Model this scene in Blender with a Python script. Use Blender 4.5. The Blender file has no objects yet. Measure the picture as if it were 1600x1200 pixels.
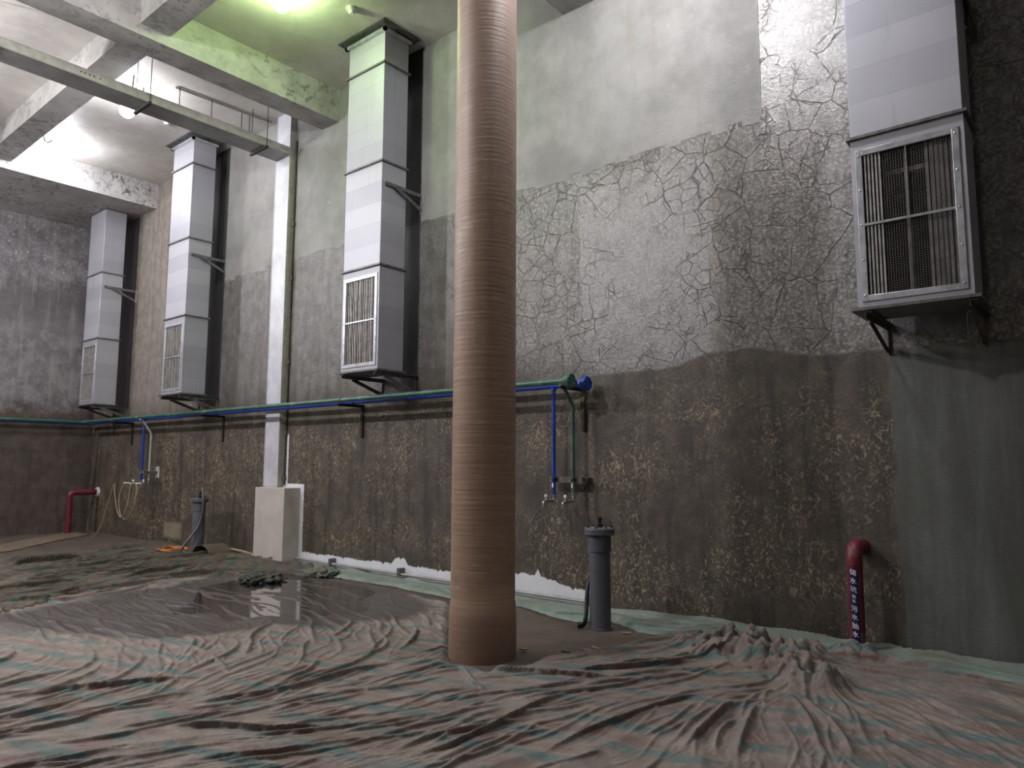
import bpy, bmesh, math, random
import numpy as np
from mathutils import Vector, Matrix
random.seed(7)
sc = bpy.context.scene
COL = sc.collection
PI = math.pi

# ---------------------------------------------------------------- camera
F = 1137.0
CAMH = 1.6
def _n(v):
    v = np.array(v, float); return v / np.linalg.norm(v)
_up = _n((34, 10376, -F))
_nx = np.array((-1380, -120, -F), float); _nx -= _up * _nx.dot(_up); _nx = _n(_nx)
_X = -_nx; _Y = np.cross(_up, _X)
ROT = np.array([_X, _Y, _up])
def floor_pt(u, v, z=0.0):
    d = ROT @ np.array((u - 800, -(v - 600), -F), float)
    k = (z - CAMH) / d[2]
    return np.array((d[0] * k, d[1] * k))
cd = bpy.data.cameras.new('camera'); cam = bpy.data.objects.new('camera', cd); COL.objects.link(cam)
cd.sensor_width = 36; cd.lens = F / 1600 * 36; cd.clip_start = 0.05; cd.clip_end = 200
M = Matrix([list(ROT[i]) + [0] for i in range(3)] + [[0, 0, 0, 1]])
M.translation = (0, 0, CAMH)
cam.matrix_world = M
sc.camera = cam

# ---------------------------------------------------------------- shader helpers
def lin(c):
    return tuple(((x / 255) / 12.92 if x / 255 <= .04045 else ((x / 255 + .055) / 1.055) ** 2.4) for x in c) + (1,)
class V:
    def __init__(s, g, sock): s.g, s.s = g, sock
    def _o(s, op, b, c=None): return s.g.m(op, s, b, c)
    def __add__(s, b): return s._o('ADD', b)
    def __radd__(s, b): return s._o('ADD', b)
    def __sub__(s, b): return s._o('SUBTRACT', b)
    def __rsub__(s, b): return s.g.m('SUBTRACT', b, s)
    def __mul__(s, b): return s._o('MULTIPLY', b)
    def __rmul__(s, b): return s._o('MULTIPLY', b)
    def __truediv__(s, b): return s._o('DIVIDE', b)
class G:
    def __init__(s, name):
        s.mat = bpy.data.materials.new(name); s.mat.use_nodes = True
        s.nt = s.mat.node_tree; s.nt.nodes.clear()
        s.out = s.nt.nodes.new('ShaderNodeOutputMaterial')
        s.bsdf = s.nt.nodes.new('ShaderNodeBsdfPrincipled')
        s.nt.links.new(s.bsdf.outputs[0], s.out.inputs[0])
        g = s.nt.nodes.new('ShaderNodeNewGeometry'); s.P = g.outputs['Position']
        x = s.nt.nodes.new('ShaderNodeSeparateXYZ'); s.nt.links.new(s.P, x.inputs[0])
        s.x, s.y, s.z = (V(s, x.outputs[i]) for i in range(3))
    def put(s, sock, v):
        if isinstance(v, V): s.nt.links.new(v.s, sock)
        elif isinstance(v, bpy.types.NodeSocket): s.nt.links.new(v, sock)
        else: sock.default_value = v
    def m(s, op, a, b=None, c=None):
        n = s.nt.nodes.new('ShaderNodeMath'); n.operation = op
        for i, v in enumerate((a, b, c)):
            if v is not None: s.put(n.inputs[i], v)
        return V(s, n.outputs[0])
    def step(s, x, lo, hi):            # smoothstep, also for lo > hi
        n = s.nt.nodes.new('ShaderNodeMapRange'); n.interpolation_type = 'SMOOTHSTEP'
        inv = lo > hi
        if inv: lo, hi = hi, lo
        for i, v in enumerate((x, lo, hi)): s.put(n.inputs[i], v)
        n.inputs[3].default_value = 1.0 if inv else 0.0; n.inputs[4].default_value = 0.0 if inv else 1.0
        return V(s, n.outputs[0])
    def band(s, x, a, b, e): return s.step(x, a - e, a + e) * s.step(x, b + e, b - e)
    def vec(s, x, y, z):
        n = s.nt.nodes.new('ShaderNodeCombineXYZ')
        for i, v in enumerate((x, y, z)): s.put(n.inputs[i], v)
        return n.outputs[0]
    def noise(s, scale, detail=4, rough=.6, dist=0, vec=None, sc=(1, 1, 1)):
        v = vec
        if v is None: v = s.P if sc == (1, 1, 1) else s.vec(s.x * sc[0], s.y * sc[1], s.z * sc[2])
        n = s.nt.nodes.new('ShaderNodeTexNoise'); s.put(n.inputs['Vector'], v)
        n.inputs['Scale'].default_value = scale; n.inputs['Detail'].default_value = detail
        n.inputs['Roughness'].default_value = rough; n.inputs['Distortion'].default_value = dist
        return V(s, n.outputs[0])
    def voro(s, scale, feature='DISTANCE_TO_EDGE', vec=None):
        n = s.nt.nodes.new('ShaderNodeTexVoronoi'); n.feature = feature; s.put(n.inputs['Vector'], vec or s.P)
        n.inputs['Scale'].default_value = scale
        return V(s, n.outputs['Distance'])
    def white1(s, w):
        n = s.nt.nodes.new('ShaderNodeTexWhiteNoise'); n.noise_dimensions = '1D'; s.put(n.inputs['W'], w)
        return V(s, n.outputs['Value'])
    def mix(s, f, a, b):
        n = s.nt.nodes.new('ShaderNodeMix'); n.data_type = 'RGBA'
        s.put(n.inputs[0], f)
        for i, v in ((6, a), (7, b)):
            if isinstance(v, tuple) and len(v) == 3: v = lin(v)
            s.put(n.inputs[i], v)
        return n.outputs[2]
    def scale(s, col, f):              # multiply a colour by a scalar
        n = s.nt.nodes.new('ShaderNodeVectorMath'); n.operation = 'SCALE'
        s.put(n.inputs[0], col); s.put(n.inputs[3], f); return n.outputs[0]
    def attr(s, name):
        n = s.nt.nodes.new('ShaderNodeAttribute'); n.attribute_name = name; return V(s, n.outputs['Fac'])
    def bump(s, h, dist=.01, strength=1.0):
        n = s.nt.nodes.new('ShaderNodeBump'); s.put(n.inputs['Height'], h)
        n.inputs['Distance'].default_value = dist; n.inputs['Strength'].default_value = strength
        s.nt.links.new(n.outputs[0], s.bsdf.inputs['Normal'])
    def fin(s, col, rough=.6, metal=0, spec=None):
        if isinstance(col, tuple) and len(col) == 3: col = lin(col)
        s.put(s.bsdf.inputs['Base Color'], col); s.put(s.bsdf.inputs['Roughness'], rough)
        s.put(s.bsdf.inputs['Metallic'], metal)
        if spec is not None: s.put(s.bsdf.inputs['Specular IOR Level'], spec)
        return s.mat

# layout constants
DW = 7.0            # front wall plane y
CEIL = 7.74
XFAR = -18.8
YF, YB = 6.27, 6.715
DUCTS = [(-17.69, -16.895), (-13.765, -12.985), (-8.325, -7.535), (-1.545, -0.735)]

def mat_main_wall():
    g = G('stained plaster wall'); x, z = g.x, g.z
    n1 = g.noise(1.1, 5, .65); n2 = g.noise(5, 6, .7); n3 = g.noise(28, 5, .7)
    streak = g.noise(3.0, 5, .65, sc=(2.2, 1, .22)); fine = g.noise(60, 3, .6)
    trowel = g.noise(2.2, 6, .7, 1.2)
    # pale upper plaster
    up = g.mix(g.step(n1, .35, .7), (118, 117, 114), (145, 144, 141))
    up = g.mix(g.step(trowel, .5, .75) * .45, up, (136, 132, 124))
    up = g.mix(g.step(streak, .52, .72) * .5, up, (128, 122, 112))
    up = g.mix(g.step(n2, .58, .75) * .3, up, (188, 186, 180))
    # grey crackled middle
    wv = g.nt.nodes.new('ShaderNodeVectorMath'); wv.operation = 'ADD'
    nd = g.nt.nodes.new('ShaderNodeTexNoise'); g.put(nd.inputs['Vector'], g.P); nd.inputs['Scale'].default_value = 4; nd.inputs['Detail'].default_value = 5
    sv = g.nt.nodes.new('ShaderNodeVectorMath'); sv.operation = 'SCALE'; sv.inputs[3].default_value = .09
    g.nt.links.new(nd.outputs['Color'], sv.inputs[0]); g.nt.links.new(g.P, wv.inputs[0]); g.nt.links.new(sv.outputs[0], wv.inputs[1])
    warp = wv.outputs[0]
    c1 = g.voro(2.6, vec=warp); c2 = g.voro(6.5, vec=warp)
    crackm = g.step(g.noise(.9, 3), .36, .52) * g.step(z, 2.55, 2.7)
    crack = g.m('MAXIMUM', g.step(c1, .015, .004) * g.step(n2, .4, .5), g.step(c2, .034, .008) * .75 * g.step(g.noise(3.1, 4), .46, .56)) * crackm * g.step(x, -9, -5)
    mid = g.mix(g.step(n2, .3, .7), (80, 77, 73), (122, 119, 115))
    mid = g.mix(g.step(streak, .45, .7) * .75, mid, (70, 65, 59))
    mid = g.mix(g.step(n3, .47, .58) * (g.step(x, -7.2, -5) * .5 + .1), mid, (164, 162, 158))
    mid = g.mix(g.step(g.noise(11, 6, .75, .8, sc=(1.3, 1, .8)), .51, .58) * (g.step(x, -7.2, -5) * .55 + .15), mid, (70, 67, 62))
    mid = g.mix(g.band(x + (n2 - .5) * .08, -4.75, -3.1, .03) * g.band(z, 2.7, 4.9, .1) * .4, mid, (148, 146, 146))
    mid = g.mix(g.band(x + (n2 - .5) * .1, -3.14, -2.98, .02) * g.step(n2, .46, .56) * .6, mid, (104, 92, 74))
    mid = g.mix(g.step(trowel, .52, .7) * .55, mid, (68, 66, 62))
        # brown lower wall with ochre scuffs
    low = g.mix(g.step(n2, .3, .72), (56, 49, 42), (88, 78, 68))
    low = g.mix(g.step(streak, .46, .64) * .75, low, (42, 36, 31))
    fl = g.noise(10.5, 5, .62, 2.6, sc=(1.25, 1, .8)); fl2 = g.noise(24, 4, .6, 1.8)
    flm = g.step(g.noise(1.3, 4, .6), .38, .62)
    flz = g.step(z, 2.6, 2.1) * .6 + .4
    fleck = g.m('MAXIMUM', g.step(fl, .555, .60), g.step(fl2, .58, .62) * .7) * flm * flz
    low = g.mix(fleck * .85, low, (158, 143, 114))
    low = g.mix(g.step(g.noise(2.6, 5, .7), .56, .7) * .4, low, (104, 92, 78))
    # left stretch: one dull grey brown coat
    left = g.mix(g.step(n2, .3, .7), (112, 104, 95), (146, 138, 129))
    left = g.mix(g.step(streak, .46, .68) * .7, left, (92, 84, 76))
    # smooth dark patch at lower right, painted in for the nearest duct's shadow
    sm = g.mix(g.step(streak, .35, .7), (84, 86, 82), (106, 108, 105))
    sm = g.mix(g.step(n1, .4, .65) * .5, sm, (74, 75, 69))
    # regions
    wob = (n2 - .5) * .10 + (n3 - .5) * .05
    tooth = (g.white1(g.m('FLOOR', (x + (n1 - .5) * .3) / .17)) - .5) * .075 + (n3 - .5) * .03
    b_up = g.step(z + tooth, 5.055, 5.075)
    m_up0 = b_up * g.step(x + wob * .3, -13.35, -13.3) * g.step(x + wob * .15, -2.535, -2.545)
    m_up = m_up0
    crack = crack * (1 - m_up)
    hb = g.m('MULTIPLY', g.band(x, -3.4, -2.45, .35), .13)
    lowz = z - wob * 1.3 - hb
    sharp = g.step(x, -4.65, -4.55)
    m_low = g.step(lowz, 2.63, 2.6) * sharp + g.step(lowz + (n1 - .5) * .9, 3.1, 2.3) * (1 - sharp)
    col = g.mix(g.step(x + wob, -13.6, -13.1), left, mid)
    col = g.mix(crack * .8 * g.step(x, -13, -11), col, (46, 42, 38))
    col = g.mix(m_low, col, low)
    m_sm = g.step(x + (n2 - .5) * .14, -1.52, -1.46) * g.step(lowz, 2.63, 2.58)
    col = g.mix(m_sm, col, sm)
    col = g.mix(m_up, col, up)
    # unpainted strip behind each duct, the duct's shade mixed into its dark colour
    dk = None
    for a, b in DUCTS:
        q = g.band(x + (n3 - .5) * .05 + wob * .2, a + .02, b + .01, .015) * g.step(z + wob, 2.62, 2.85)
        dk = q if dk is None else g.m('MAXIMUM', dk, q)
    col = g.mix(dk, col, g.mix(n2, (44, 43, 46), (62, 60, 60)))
    # white waterproofing brushed along the foot of the wall and round the plinth
    jag = (g.noise(9, 5, .75, sc=(1, 1, .25)) - .5) * .16
    top = .19 + g.band(x, -6.2, -5.1, .25) * .09 + g.band(x, -7.95, -7.7, .06) * .10 + g.band(x, -5.42, -5.36, .03) * .06
    w1 = g.step(z + jag - top, .008, -.008) * g.band(x + jag * .3, -10.2, -4.55, .02)
    e = (n3 - .5) * .05
    w2 = g.band(x + e, -10.3, -10.165, .01) * g.step(z + e, 1.27, 1.25)
    w3 = g.band(x + e, -10.8, -10.16, .01) * g.band(z + e, 1.15, 1.26, .01)
    w4 = g.band(x + e * .7, -10.85, -10.63, .008) * g.band(z + e * 2, 1.15, 2.08, .01)
    w5 = g.band(x + e * 1.4, -11.32, -11.15, .01) * g.band(z + e * 2, 1.2, 2.4, .1) * g.step(n3, .4, .5)
    wh = w1
    for w in (w2, w3, w4, w5): wh = g.m('MAXIMUM', wh, w)
    # old plaster left pale beside the blue pipe end, and a pale repair low at the left
    col = g.mix(g.band(x + wob, -14.9, -14.2, .1) * g.band(z + wob, .12, .42, .05) * .6, col, (150, 140, 118))
    col = g.mix(g.band(x + wob * .4, -4.66, -4.58, .02) * g.band(z, 1.0, 2.45, .1) * g.step(n3, .42, .6) * .5, col, (132, 120, 104))
    rust = g.band(x + wob * .4, -4.62, -4.55, .02) * g.band(z, 1.9, 2.45, .1)
    col = g.mix(rust * .8, col, (52, 34, 20))
    col = g.mix(wh, col, g.mix(n2, (214, 216, 222), (236, 238, 244)))
    gl = g.step(x, -2.56, -2.53) * g.step(z, 2.6, 3.2)
    rough = .58 - (1 - m_up) * (1 - m_low) * (.16 + n2 * .16) - gl * .2 - g.band(x, -4.75, -3.1, .05) * g.band(z, 2.8, 4.95, .1) * .13 + fine * .08 + fleck * .1
    h = trowel * .5 + n3 * .35 + fine * .18 - crack * .5 + m_up * .25
    g.bump(h, .022, .7)
    return g.fin(col, rough, 0, .6 + gl * .5)

def mat_far_wall():
    g = G('stained far wall'); z = g.z
    n2 = g.noise(4, 6, .7); n3 = g.noise(16, 5, .7, 1); streak = g.noise(2.5, 5, .65, sc=(2, 2.4, .3))
    up = g.mix(g.step(n2, .3, .7), (98, 95, 97), (140, 136, 138))
    up = g.mix(g.step(n3, .58, .64) * g.step(z, 5, 6.2), up, (190, 187, 187))
    up = g.mix(g.band(z + n2 * .8, 5.2, 6.2, .3) * .6, up, (80, 74, 76))
    up = g.mix(g.step(streak, .5, .7) * .55, up, (160, 155, 150))
    low = g.mix(g.step(n2, .3, .7), (68, 59, 54), (94, 83, 76))
    low = g.mix(g.step(streak, .5, .7) * .6, low, (48, 41, 36))
    col = g.mix(g.step(z + (n2 - .5) * .8, 3.1, 2.6), up, low)
    g.bump(n3 * .6 + n2, .02, .5)
    return g.fin(col, .55)

def mat_concrete(name, a, b, dark, amt, rough=.6, mott=7):
    g = G(name)
    n = g.noise(2, 6, .65); k = g.noise(mott, 6, .72, 1.0); big = g.noise(.8, 3)
    col = g.mix(g.step(n, .3, .7), a, b)
    col = g.mix(g.step(k, .5, .62) * g.step(big, .36, .6) * amt, col, dark)
    g.bump(k * .6 + g.noise(40, 3) * .2, .012, .5)
    return g.fin(col, rough)

def mat_plain(name, c, rough=.5, metal=0, var=.25, scale=12, spec=None, dirt=None):
    g = G(name); n = g.noise(scale, 5, .65)
    d = tuple(max(0, v * (1 - var)) for v in c)
    col = g.mix(g.step(n, .3, .75), tuple(c), d)
    if dirt: col = g.mix(g.step(g.noise(scale * .6, 6, .75, .6), .55, .68) * .8, col, dirt)
    g.bump(n, .004, .25)
    return g.fin(col, rough + 0 * n if False else rough, metal, spec)

def mat_sheet():
    g = G('galvanised sheet metal'); z = g.z
    saw = g.m('FRACT', z / .29 + .13)
    n = g.noise(3, 5, .6); st = g.noise(4, 4, .6, sc=(3, 3, .25))
    row = g.white1(g.m('FLOOR', z / .29 + .13))
    col = g.mix(row * .5 + n * .4, (158, 158, 165), (184, 184, 190))
    col = g.mix(g.step(st, .56, .72) * .35, col, (150, 150, 154))
    col = g.mix(g.step(saw, .97, .99) * .4, col, (130, 130, 134))
    g.bump(saw * .6 + n * .6, .006, .35)
    return g.fin(col, .5 + n * .12, .6)

def mat_column():
    g = G('wound brown resin pipe'); z = g.z
    a = g.m('ARCTAN2', g.y - 4.69, g.x + 4.2)
    n = g.noise(6, 5, .65, sc=(1, 1, 3)); ln = g.noise(30, 4, .7, sc=(.04, .04, 2.4)); l2 = g.noise(70, 3, .7, sc=(.05, .05, 1.6))
    w = g.m('SINE', z * 150 + g.noise(1.5, 2) * 14 + a * .5)
    col = g.mix(g.step(ln, .3, .7), (134, 110, 90), (160, 135, 114))
    col = g.mix(g.step(n, .5, .75) * .5, col, (126, 102, 84))
    col = g.mix(g.step(l2, .60, .68) * g.step(g.noise(3, 4), .42, .6) * .55, col, (222, 202, 182))
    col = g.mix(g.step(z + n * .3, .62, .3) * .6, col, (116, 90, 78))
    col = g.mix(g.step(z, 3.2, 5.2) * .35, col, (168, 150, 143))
    up = g.step(z, .5, .9)
    g.bump(w * .07 * up + ln * .6 * up + l2 * .3, .005, .6)
    return g.fin(col, .42 + n * .12)

_a, _b = floor_pt(230, 955), floor_pt(260, 966)
WETDIR = math.atan2(_b[1] - _a[1], _b[0] - _a[0])
def mat_tarp(name, ang, warp, tint=(1, 1, 1), greenish=0.0, period=.36):
    g = G(name); x, y = g.x, g.y
    s = (x * math.cos(ang) + y * math.sin(ang)) + (g.noise(.7, 3) - .5) * warp + (g.noise(3, 3) - .5) * .12 + g.z * .9
    t = g.m('FRACT', s / period)
    n = g.noise(7, 6, .7); n1 = g.noise(1.2, 4, .6); fine = g.noise(45, 4, .7); weave = g.noise(240, 2, .5)
    def C(c): return tuple(min(255, c[i] * tint[i] * .98) for i in range(3))
    col = g.mix(g.step(n, .3, .7), C((116, 105, 98)), C((144, 132, 124)))
    blot = g.step(g.noise(2.4, 4, .65, .6), .40, .56)
    col = g.mix(g.band(t, .08, .40, .05) * (blot * .6 + .1), col, C((74, 108, 108)))
    col = g.mix(g.band(t, .55, .80, .05) * (blot * .45), col, C((116, 86, 80)))
    col = g.mix(greenish, col, g.mix(n, C((116, 136, 126)), C((152, 170, 160))))
    col = g.mix(g.step(n1, .5, .68) * .5, col, C((100, 90, 78)))              # dried mud
    col = g.mix(g.step(fine, .6, .75) * .25, col, C((168, 158, 146)))
    wet = g.attr('wet')
    wn = g.step(wet + (n - .5) * .7 + (n1 - .5) * .9, .22, .72)
    col = g.mix(wn * .8, col, C((66, 57, 55)))
    ca, sa = math.cos(WETDIR), math.sin(WETDIR)
    st = g.noise(9, 5, .7, .5, vec=g.vec((x * ca + y * sa) * .16, (y * ca - x * sa) * 1.5, 0))
    col = g.mix(wn * g.step(st, .52, .64) * .5, col, C((120, 112, 112)))  # pale streaks paint the glints of the wet ripples into the colour
    g.bump(st * wn * 3.0 + n * .5 + fine * .25 + weave * .1 + g.noise(16, 4, .7, .8) * .7, .014, .8)
    rough = .72 - wn * .44
    return g.fin(col, rough, 0, .45)

def mat_emit(name, c, st):
    g = G(name); g.fin((240, 240, 240), .4)
    g.bsdf.inputs['Emission Color'].default_value = c + (1,); g.bsdf.inputs['Emission Strength'].default_value = st
    return g.mat

def mat_water():
    m = bpy.data.materials.new('shallow water'); m.use_nodes = True; nt = m.node_tree; nt.nodes.clear()
    o = nt.nodes.new('ShaderNodeOutputMaterial'); t = nt.nodes.new('ShaderNodeBsdfTransparent'); gl = nt.nodes.new('ShaderNodeBsdfGlossy')
    f = nt.nodes.new('ShaderNodeFresnel'); mx = nt.nodes.new('ShaderNodeMixShader')
    t.inputs[0].default_value = (.9, .88, .86, 1); gl.inputs['Roughness'].default_value = .09; f.inputs[0].default_value = 1.33
    nz = nt.nodes.new('ShaderNodeTexNoise'); nz.inputs['Scale'].default_value = 9; b = nt.nodes.new('ShaderNodeBump')
    b.inputs['Distance'].default_value = .002; b.inputs['Strength'].default_value = .3
    gm = nt.nodes.new('ShaderNodeNewGeometry'); nt.links.new(gm.outputs['Position'], nz.inputs['Vector'])
    nt.links.new(nz.outputs[0], b.inputs['Height']); nt.links.new(b.outputs[0], gl.inputs['Normal']); nt.links.new(b.outputs[0], f.inputs['Normal'])
    nt.links.new(f.outputs[0], mx.inputs[0]); nt.links.new(t.outputs[0], mx.inputs[1]); nt.links.new(gl.outputs[0], mx.inputs[2])
    nt.links.new(mx.outputs[0], o.inputs[0]); return m

MT = dict(
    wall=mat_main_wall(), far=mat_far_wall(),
    ceil=mat_concrete('painted ceiling', (190, 186, 180), (208, 204, 198), (160, 154, 147), .25, .55, 3),
    beam=mat_concrete('mottled beam concrete', (150, 148, 144), (182, 180, 176), (94, 94, 92), .75, .5, 6),
    edge=mat_concrete('flaking beam concrete', (160, 158, 156), (186, 184, 182), (70, 66, 64), .9, .45, 9),
    room=mat_concrete('dull concrete', (146, 142, 138), (168, 164, 160), (120, 116, 112), .5, .7, 3),
    floor=mat_concrete('muddy concrete floor', (76, 67, 58), (96, 85, 75), (54, 47, 41), .8, .6, 3),
    sheet=mat_sheet(), column=mat_column(),
    bright=mat_plain('bright frame metal', (208, 210, 216), .33, .7, .2, 8),
    bars=mat_plain('grille bar metal', (176, 174, 172), .38, .65, .2, 10),
    wire=mat_plain('grille wire', (112, 108, 104), .5, .5, .2, 10),
    inner=mat_plain('dark duct inside', (40, 38, 37), .7, .2, .3, 6),
    slat=mat_plain('filter slat', (176, 172, 168), .45, .35, .25, 10),
    steel=mat_plain('grey bracket steel', (122, 120, 118), .5, .5, .3, 14, dirt=(96, 78, 62)),
    rusty=mat_plain('rusting bracket steel', (84, 76, 66), .7, .2, .35, 14, dirt=(122, 98, 66)),
    dark=mat_plain('dark steel', (52, 48, 44), .6, .3, .3, 14),
    green=mat_plain('dark green pipe paint', (58, 98, 84), .36, 0, .25, 5, dirt=(112, 142, 132)),
    blue=mat_plain('blue pipe paint', (28, 68, 176), .36, 0, .25, 5, dirt=(40, 62, 120)),
    grey=mat_plain('grey plastic pipe', (92, 94, 104), .45, 0, .15, 5),
    greylid=mat_plain('pale grey lid', (128, 130, 136), .4, .1, .25, 14),
    red=mat_plain('dark red pipe paint', (112, 32, 46), .42, 0, .2, 6, dirt=(124, 92, 98)),
    redelbow=mat_plain('dusty red pipe paint', (116, 34, 46), .5, 0, .25, 9, dirt=(128, 92, 98)),
    redworn=mat_plain('scuffed red pipe paint', (128, 96, 102), .5, 0, .25, 14, dirt=(112, 40, 50)),
    navy=mat_plain('navy label film', (24, 22, 78), .35, 0, .1, 6),
    white=mat_plain('white lettering', (226, 228, 230), .5, 0, .08, 10),
    putty=mat_plain('white sealant', (206, 206, 204), .6, 0, .15, 12),
    post=mat_plain('white enamel trunking', (206, 207, 214), .4, .1, .12, 3),
    olive=mat_plain('aged olive enamel', (186, 184, 174), .5, .1, .15, 8, dirt=(160, 152, 134)),
    trunk=mat_plain('grey trunking metal', (160, 158, 156), .45, .3, .15, 3),
    plinth=mat_plain('pale plinth cladding', (196, 187, 181), .5, 0, .1, 2, dirt=(150, 136, 124)),
    hosey=mat_plain('tan hose', (160, 142, 110), .5, 0, .2, 10),
    orange=mat_plain('orange hose', (206, 120, 36), .45, 0, .25, 10),
    black=mat_plain('black corrugated hose', (40, 40, 44), .5, 0, .2, 10),
    cable=mat_plain('grey hose', (92, 90, 90), .5, 0, .2, 10),
    chrome=mat_plain('tap metal', (190, 190, 192), .25, .8, .15, 10),
    plastic=mat_plain('white plastic', (214, 214, 206), .4, 0, .08, 6),
    wood=mat_plain('wood scrap', (170, 154, 128), .7, 0, .3, 20),
    board=mat_concrete('dirty board', (80, 70, 60), (94, 83, 72), (60, 52, 44), .7, .65, 4),
    water=mat_water(),
    lampg=mat_emit('green lamp glow', (.70, 1.0, .46), 62),
    lampw=mat_emit('white lamp glow', (.94, .94, 1.0), 75),
    lampn=mat_emit('near lamp glow', (.94, .94, 1.0), 215),
    lampf=mat_emit('fill lamp glow', (.98, .96, 1.0), 470),
)

# ---------------------------------------------------------------- mesh helpers
def tag(o, label=None, cat=None, group=None, kind=None):
    if label: o['label'] = label
    if cat: o['category'] = cat
    if group: o['group'] = group
    if kind: o['kind'] = kind
    return o
def empty(name, loc, label, cat, group=None):
    o = bpy.data.objects.new(name, None); COL.objects.link(o); o.location = loc; o.empty_display_size = .1
    return tag(o, label, cat, group)
class MB:
    def __init__(s): s.bm = bmesh.new(); s.mats = []; s.cur = 0
    def use(s, m):
        if m not in s.mats: s.mats.append(m)
        s.cur = s.mats.index(m); return s
    def face(s, vs):
        try:
            f = s.bm.faces.new(vs); f.material_index = s.cur; return f
        except ValueError: return None
    def box(s, x0, y0, z0, x1, y1, z1):
        x0, x1 = sorted((x0, x1)); y0, y1 = sorted((y0, y1)); z0, z1 = sorted((z0, z1))
        v = [s.bm.verts.new(p) for p in ((x0,y0,z0),(x1,y0,z0),(x1,y1,z0),(x0,y1,z0),(x0,y0,z1),(x1,y0,z1),(x1,y1,z1),(x0,y1,z1))]
        for q in ((3,2,1,0),(4,5,6,7),(0,1,5,4),(1,2,6,5),(2,3,7,6),(3,0,4,7)): s.face([v[i] for i in q])
        return s
    def bar(s, p, q, w, h, up=(0, 0, 1)):          # rectangular bar from p to q
        p, q = Vector(p), Vector(q); d = (q - p).normalized(); u = Vector(up)
        a = d.cross(u)
        if a.length < 1e-4: a = d.cross(Vector((1, 0, 0)))
        a.normalize(); b = a.cross(d).normalized()
        vs = [[s.bm.verts.new(c + a * (i * w / 2) + b * (j * h / 2)) for i, j in ((-1,-1),(1,-1),(1,1),(-1,1))] for c in (p, q)]
        for i in range(4): s.face([vs[0][i], vs[0][(i+1) % 4], vs[1][(i+1) % 4], vs[1][i]])
        s.face(vs[0][::-1]); s.face(vs[1]); return s
    def angle(s, p, q, w, t, up=(0, 0, 1), side=1):  # L-section steel
        p, q = Vector(p), Vector(q); d = (q - p).normalized(); u = Vector(up); a = d.cross(u).normalized(); b = a.cross(d).normalized()
        s.bar(p, q, t, w, up)
        o = a * (side * (w / 2)) + b * (w / 2 - t / 2)
        s.bar(p + o, q + o, w, t, up); return s
    def tube(s, pts, r, seg=14, cap=True):
        pts = [Vector(p) for p in pts]; n = len(pts); rs = r if isinstance(r, (list, tuple)) else [r] * n
        rings = []; a = None
        for i, p in enumerate(pts):
            t = (pts[min(i + 1, n - 1)] - pts[max(i - 1, 0)]).normalized()
            if a is None:
                a = t.cross(Vector((0, 0, 1)))
                if a.length < 1e-3: a = t.cross(Vector((0, 1, 0)))
                a.normalize()
            else:
                a = (a - t * a.dot(t)).normalized()
            b = t.cross(a)
            rings.append([s.bm.verts.new(p + (a * math.cos(k * 2 * PI / seg) + b * math.sin(k * 2 * PI / seg)) * rs[i]) for k in range(seg)])
        for i in range(n - 1):
            for k in range(seg): s.face([rings[i][k], rings[i][(k+1) % seg], rings[i+1][(k+1) % seg], rings[i+1][k]])
        if cap: s.face(rings[0][::-1]); s.face(rings[-1])
        return s
    def lathe(s, c, prof, seg=32, axis='z'):
        rings = []
        for r, h in prof:
            ring = []
            for k in range(seg):
                a = k * 2 * PI / seg; u, v = r * math.cos(a), r * math.sin(a)
                d = {'z': (u, v, h), 'x': (h, u, v), 'y': (v, h, u)}[axis]
                ring.append(s.bm.verts.new(Vector(c) + Vector(d)))
            rings.append(ring)
        for i in range(len(prof) - 1):
            for k in range(seg): s.face([rings[i][k], rings[i][(k+1) % seg], rings[i+1][(k+1) % seg], rings[i+1][k]])
        s.face(rings[0][::-1]); s.face(rings[-1]); return s
    def build(s, name, mat=None, parent=None, label=None, bevel=0, smooth=None):
        me = bpy.data.meshes.new(name)
        bmesh.ops.recalc_face_normals(s.bm, faces=s.bm.faces[:])
        off = Vector((0, 0, 0)); p = parent
        while p is not None: off += Vector(p.location); p = p.parent
        if off.length: bmesh.ops.translate(s.bm, verts=s.bm.verts[:], vec=-off)
        s.bm.to_mesh(me); s.bm.free()
        for m in (s.mats or [mat]): me.materials.append(m)
        for f in me.polygons: f.use_smooth = True
        me.set_sharp_from_angle(angle=math.radians(38 if smooth is None else smooth))
        o = bpy.data.objects.new(name, me); COL.objects.link(o)
        if parent: o.parent = parent
        if label: o['label'] = label
        if bevel:
            b = o.modifiers.new('bevel', 'BEVEL'); b.width = bevel; b.segments = 2; b.limit_method = 'ANGLE'
        return o
def arc(p0, p1, p2, r, n=8):            # path p0 - rounded corner p1 - p2
    p0, p1, p2 = Vector(p0), Vector(p1), Vector(p2)
    a = p1 + (p0 - p1).normalized() * r; b = p1 + (p2 - p1).normalized() * r
    out = [p0]
    for i in range(n + 1):
        t = i / n; out.append(a * (1 - t) ** 2 + p1 * 2 * t * (1 - t) + b * t * t)
    return out + [p2]
def spline(pts, n=10):
    P = [Vector(p) for p in pts]; P = [P[0] * 2 - P[1]] + P + [P[-1] * 2 - P[-2]]; out = []
    for i in range(1, len(P) - 2):
        for k in range(n):
            t = k / n; a, b, c, d = P[i-1:i+3]
            out.append(.5 * ((2*b) + (c-a)*t + (2*a-5*b+4*c-d)*t*t + (3*b-a-3*c+d)*t**3))
    return out + [P[-2]]
def struct(name, mb, mat): return tag(mb.build(name, mat), kind='structure')

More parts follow.
